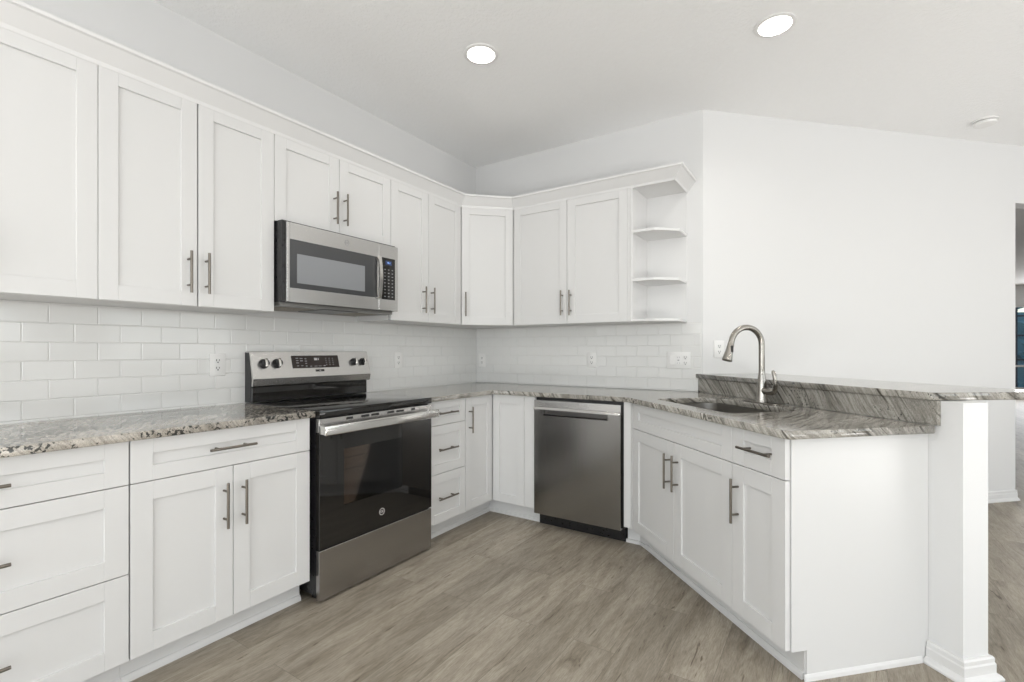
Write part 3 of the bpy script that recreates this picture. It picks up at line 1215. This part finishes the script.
dm = MB().box(-.160, .160, -.0015, .002, -.038, .038, .001)
dm.xform(on_panel(.396, 1.131))
M_DISP = simple('brown_black_display', (.022, .014, .012), .12)
dp = dm.build('display', M_DISP, ctrl, smooth=False)
mk = MB()
for (x, z, wd, ht) in [(-.125, .022, .016, .004), (-.125, .008, .014, .004), (-.125, -.006, .016, .004), (-.125, -.024, .012, .004), (-.098, .020, .018, .004), (-.098, .006, .018, .005),
                       (-.098, -.024, .014, .004), (-.070, .018, .012, .004), (-.070, .004, .014, .004), (-.070, -.010, .012, .004), (-.070, -.026, .010, .005),
                       (-.040, -.028, .012, .004), (-.008, -.028, .02, .003), (.022, -.028, .02, .003), (.052, -.027, .014, .006)] + \
        [(.068 + .024 * i, .018 - .013 * j, .008, .003) for i in range(3) for j in range(4)]:
    mk.box(x - wd / 2, x + wd / 2, -.0024, -.0012, z - ht / 2, z + ht / 2)
mk.xform(on_panel(.396, 1.131))
mk.build('display_marks', M_GREYP, dp, smooth=False)
text_mesh('display_digits', '88:1', .020, M_AMB, dp, on_panel(.396 + .004, 1.131 + .014, .0022) @ FACE)
bd = MB().box(-.030, .030, -.0015, .001, -.0065, .0065, .001)
bd.xform(on_panel(.412, 1.078))
bd = bd.build('badge', M_BLACK, ctrl, smooth=False)
text_mesh('badge_letters', 'GE', .010, M_LIGHTP, bd, on_panel(.412, 1.078, .0019) @ FACE)
for x in (.068, .145, .670, .740):
    kb = MB()
    rr_ = .027 if x < .4 else .024
    kb.lathe([(rr_, 0), (rr_, .004), (rr_ * .93, .006), (rr_ * .84, .008), (rr_ * .80, .024), (rr_ * .74, .028), (0, .028)], (0, 0, 0), 'y', 28)
    kb.xform(on_panel(x, 1.124))
    kk = kb.build('knob', M_BLACK, ctrl)
    kf = MB()
    kf.box(-.0075, .0075, -.037, -.026, -rr_ * .86, rr_ * .86, .003, 2)
    kf.xform(on_panel(x, 1.124))
    kf.build('knob_grip', M_KNOBFACE, kk)

# ------------------------------------------------------------------ microwave
MX0, MX1 = -2.093, -1.333
MW = MX1 - MX0
ML = .013
MZ0, MZ1 = 1.4430, 1.8535
mw = thing('microwave_oven', 'stainless steel over-the-range microwave with black glass door', 'microwave', (.400, MX0, MZ0), 90)
H_ = MZ1 - MZ0
MB().box(.000, MW - .004, .022, .392, .0, H_ - .001).build('body', M_BLACK, mw, smooth=False)
gz0, gz1 = 1.514 - MZ0, 1.760 - MZ0
gx0, gx1 = .030, .592
dsp = .606
df = MB()
top = 1.843 - MZ0
df.box(ML, gx0, .0, .030, .0, top, .0015)
df.box(gx0, gx1, .0, .030, gz1, top, .0)
df.box(gx0, gx1, .0, .030, .0, gz0, .0)
df.box(gx1, dsp - .0015, .0, .030, .0, top, .0)
dr_ = df.build('door', M_STEEL, mw, smooth=False)
gl = MB().box(gx0, gx1, -.001, .020, gz0, gz1, .001).build('door_glass', M_MGL, dr_, smooth=False)
M_MWIN = simple('grey_window_screen', (.26, .27, .285), .08, spec=.8)
MB().box(.068, .500, -.0018, .0, 1.541 - MZ0, 1.690 - MZ0, .0006).build('window_screen', M_MWIN, gl, smooth=False)
cpz = MB()
cpz.box(dsp + .0005, MW, .0, .030, .0, top, .0015)
cp = cpz.build('control_panel', M_STEEL, mw, smooth=False)
kp_ = MB().box(.628, .735, -.002, .01, 1.510 - MZ0, 1.764 - MZ0, .001).build('keypad', M_BGLASS, cp, smooth=False)
ky = MB()
for j in range(9):
    for i in range(3):
        ky.box(.646 + .030 * i, .657 + .030 * i, -.0028, -.0015, 1.526 - MZ0 + j * .0205, 1.530 - MZ0 + j * .0205)
ky.build('key_marks', M_GREYP, kp_, smooth=False)
MB().box(.655, .705, -.0028, -.001, 1.722 - MZ0, 1.747 - MZ0).build('display', simple('navy_display', (.05, .07, .16), .2), kp_, smooth=False)
text_mesh('display_digits', '88:1', .015, M_RED, kp_, Matrix.Translation((.683, -.0032, 1.7345 - MZ0)) @ FACE)
hp_ = []
for i in range(13):
    s = i / 12
    z = 1.512 - MZ0 + s * .250
    hp_.append((.598, -.016 - .014 * math.sin(math.pi * s), z))
hm = MB()
rings = []
for x, y, z in hp_:
    rings.append([hm.bm.verts.new(p) for p in [(x - .013, y + .006, z), (x - .011, y - .004, z), (x + .011, y - .004, z), (x + .013, y + .006, z)]])
for a, b in zip(rings, rings[1:]):
    for i in range(4):
        hm.bm.faces.new([a[i], a[(i + 1) % 4], b[(i + 1) % 4], b[i]])
hm.bm.faces.new(rings[0])
hm.bm.faces.new(rings[-1])
hm.box(.589, .611, -.016, .0, 1.512 - MZ0, 1.530 - MZ0)
hm.box(.589, .611, -.016, .0, 1.744 - MZ0, 1.762 - MZ0)
hm.build('handle', M_KNOBFACE, dr_)
lg = MB().lathe([(.0125, 0), (.0125, .001), (.015, .001), (.015, 0)], (.375, .0, 1.803 - MZ0), 'y', 28).build('logo_ring', M_GREYP, dr_)
text_mesh('logo_letters', 'GE', .015, M_GREYP, dr_, Matrix.Translation((.375, -.0004, 1.803 - MZ0)) @ FACE)
M_UND = simple('grey_underside_steel', (.25, .245, .235), .35, metal=.8)
un = MB().box(.004, MW - .006, .045, .390, -.018, -.0005).build('underside', M_UND, mw, smooth=False)
M_FILT = simple('mesh_filter', (.30, .27, .22), .5, metal=.7, bump=1, bscale=700)
for x in (.05, .50):
    MB().box(x, x + .20, .12, .34, -.020, -.0175, .0008).build('grease_filter', M_FILT, un, smooth=False)
MB().box(.27, .50, .06, .30, -.021, -.0175, .001).build('lamp_cover', M_BLACK, un, smooth=False)

# ------------------------------------------------------------------ dishwasher
DX0, DX1 = .984, 1.598
dw = thing('dishwasher', 'stainless steel dishwasher with pocket handle beneath the corner counter', 'dishwasher', (DX0, -.640, 0), 0)
DW = DX1 - DX0
MB().box(-.0015, DW + .012, .035, .62, .095, .880).build('tub', M_BLACK, dw, smooth=False)
MB().box(-.0015, DW + .004, .080, .60, .0, .092).build('toe_panel', M_BLACK, dw, smooth=False)
fd = MB()
z_l, z_p0, z_p1 = .800, .760, .797
px0, px1 = .072, .530
fd.prism([(.0, .092), (.0, z_p0), (.034, z_p0), (.034, .092)], .0, DW, map=lambda a, b, c: (c, a, b))
fd.box(.0, px0, .0, .034, z_p0, z_l)
fd.box(px1, DW, .0, .034, z_p0, z_l)
dd_ = fd.build('door', M_STEELV, dw, smooth=False)
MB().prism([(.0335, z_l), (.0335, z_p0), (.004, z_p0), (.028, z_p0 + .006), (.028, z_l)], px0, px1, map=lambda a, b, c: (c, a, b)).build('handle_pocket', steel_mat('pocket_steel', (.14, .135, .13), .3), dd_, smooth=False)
MB().prism([(.004, z_l - .003), (-.012, z_l - .001), (-.012, z_l + .003), (-.002, z_l + .016), (.002, z_l + .018), (.002, .862), (.033, .862), (.033, z_l + .0005)], .0, DW, map=lambda a, b, c: (c, a, b)).build('top_strip', M_STEEL, dd_, smooth=False)


# ------------------------------------------------------------------ outlets
def outlet_proto(name, label, cat, loc, rz, gangs, group='white wall outlets'):
    """gangs: list of 'duplex' / 'rocker' / 'gfci'; local face towards -y"""
    t = thing(name, label, cat, loc, rz, group)
    W = .078 + .041 * (len(gangs) - 1)
    MB().box(-W / 2, W / 2, -.006, .0, -.058, .058, .002, 2).build('cover_plate', M_PLATE, t)
    for i, gk in enumerate(gangs):
        cx = (i - (len(gangs) - 1) / 2) * .046
        if gk == 'duplex':
            for s in (-1, 1):
                r = MB().prism(rounded([(cx - .0165, s * .0195 - .0135), (cx + .0165, s * .0195 - .0135), (cx + .0165, s * .0195 + .0135), (cx - .0165, s * .0195 + .0135)], .008, 4),
                               .006, .0078, map=lambda a, b, c: (a, -c, b)).build('receptacle', M_PLATE, t)
                q = MB()
                z = s * .0195
                q.box(cx - .0085, cx - .0055, -.0085, -.0076, z - .002, z + .008)
                q.box(cx + .0055, cx + .0085, -.0085, -.0076, z - .001, z + .007)
                q.lathe([(.0035, .0076), (.0035, .0085), (0, .0085)], (cx, 0, z - .008), 'y', 12)
                q.build('slots', M_DARK, r, smooth=False)
        else:
            r = MB().box(cx - .0165, cx + .0165, -.009, -.006, -.033, .033, .001).build('switch_rocker', M_PLATE, t, smooth=False)
            if gk == 'gfci':
                q = MB()
                q.box(cx - .006, cx + .006, -.0102, -.0088, -.003, .003)
                q.build('test_button', M_GREYP, r, smooth=False)
                for s in (-1, 1):
                    z = s * .020
                    q = MB()
                    q.box(cx - .0085, cx - .006, -.0096, -.0089, z - .004, z + .004)
                    q.box(cx + .006, cx + .0085, -.0096, -.0089, z - .004, z + .004)
                    q.build('slots', M_GREYP, r, smooth=False)
    return t


outlet_proto('wall_outlet', 'white duplex outlet in the tiles just left of the range backguard', 'outlet', (.0078, -2.221, 1.125), 90, ['duplex'])
outlet_proto('wall_outlet', 'white duplex outlet in the tiles right of the range', 'outlet', (.0078, -.957, 1.128), 90, ['duplex'])
outlet_proto('wall_outlet', 'white duplex outlet on the short tiled wall, above the dishwasher', 'outlet', (1.132, -.0078, 1.125), 0, ['duplex'])
outlet_proto('wall_outlet', 'white duplex outlet on the short tiled wall, close to the room corner', 'outlet', (.078, -.0078, 1.113), 0, ['duplex'])
outlet_proto('wall_outlet', 'wide white plate with switches and an outlet, below the open shelves', 'outlet', (1.787, -.0078, 1.130), 0, ['rocker', 'gfci', 'duplex'])
outlet_proto('wall_outlet', 'white duplex outlet on the plain white wall beside the faucet', 'outlet', (*A(.122, -.0006), 1.208), 45, ['duplex'])

# ------------------------------------------------------------------ ceiling fittings
for (x, y), lb in zip(LAMPS, ['round recessed ceiling light nearer the range, left of the two', 'round recessed ceiling light above the sink, right of the two']):
    t = thing('recessed_ceiling_light', lb, 'ceiling light', (x, y, CEIL), 0, 'recessed ceiling lights')
    MB().lathe([(.097, -.0004), (.096, -.004), (.088, -.007), (.077, -.006), (.0765, 0), (.0765, .012), (.0780, .012)], n=40).build('trim_ring', M_PLATE, t)
    MB().lathe([(.0765, .000), (.060, .034), (.058, .034), (.0745, -.002)], n=40).build('reflector', simple('cream_reflector', (.62, .58, .50), .5), t)
    MB().lathe([(0, .030), (.060, .030), (.060, .040), (0, .040)], n=40).build('lens', M_LENS, t)
t = thing('smoke_detector', 'round white smoke detector on the ceiling near the right edge', 'smoke detector', (3.605, 1.260, CEIL))
MB().lathe([(.072, -.0004), (.072, -.012), (.067, -.014), (0, -.014)], n=40).build('mounting_base', M_PLATE, t)
MB().lathe([(.058, -.014), (.058, -.018), (0, -.018)], n=40).build('shadow_gap', M_GREYP, t)  # grey colour stands in for the shadow inside the gap
MB().lathe([(.066, -.018), (.067, -.026), (.060, -.036), (.03, -.040), (0, -.040)], n=40).build('cover', M_PLATE, t)
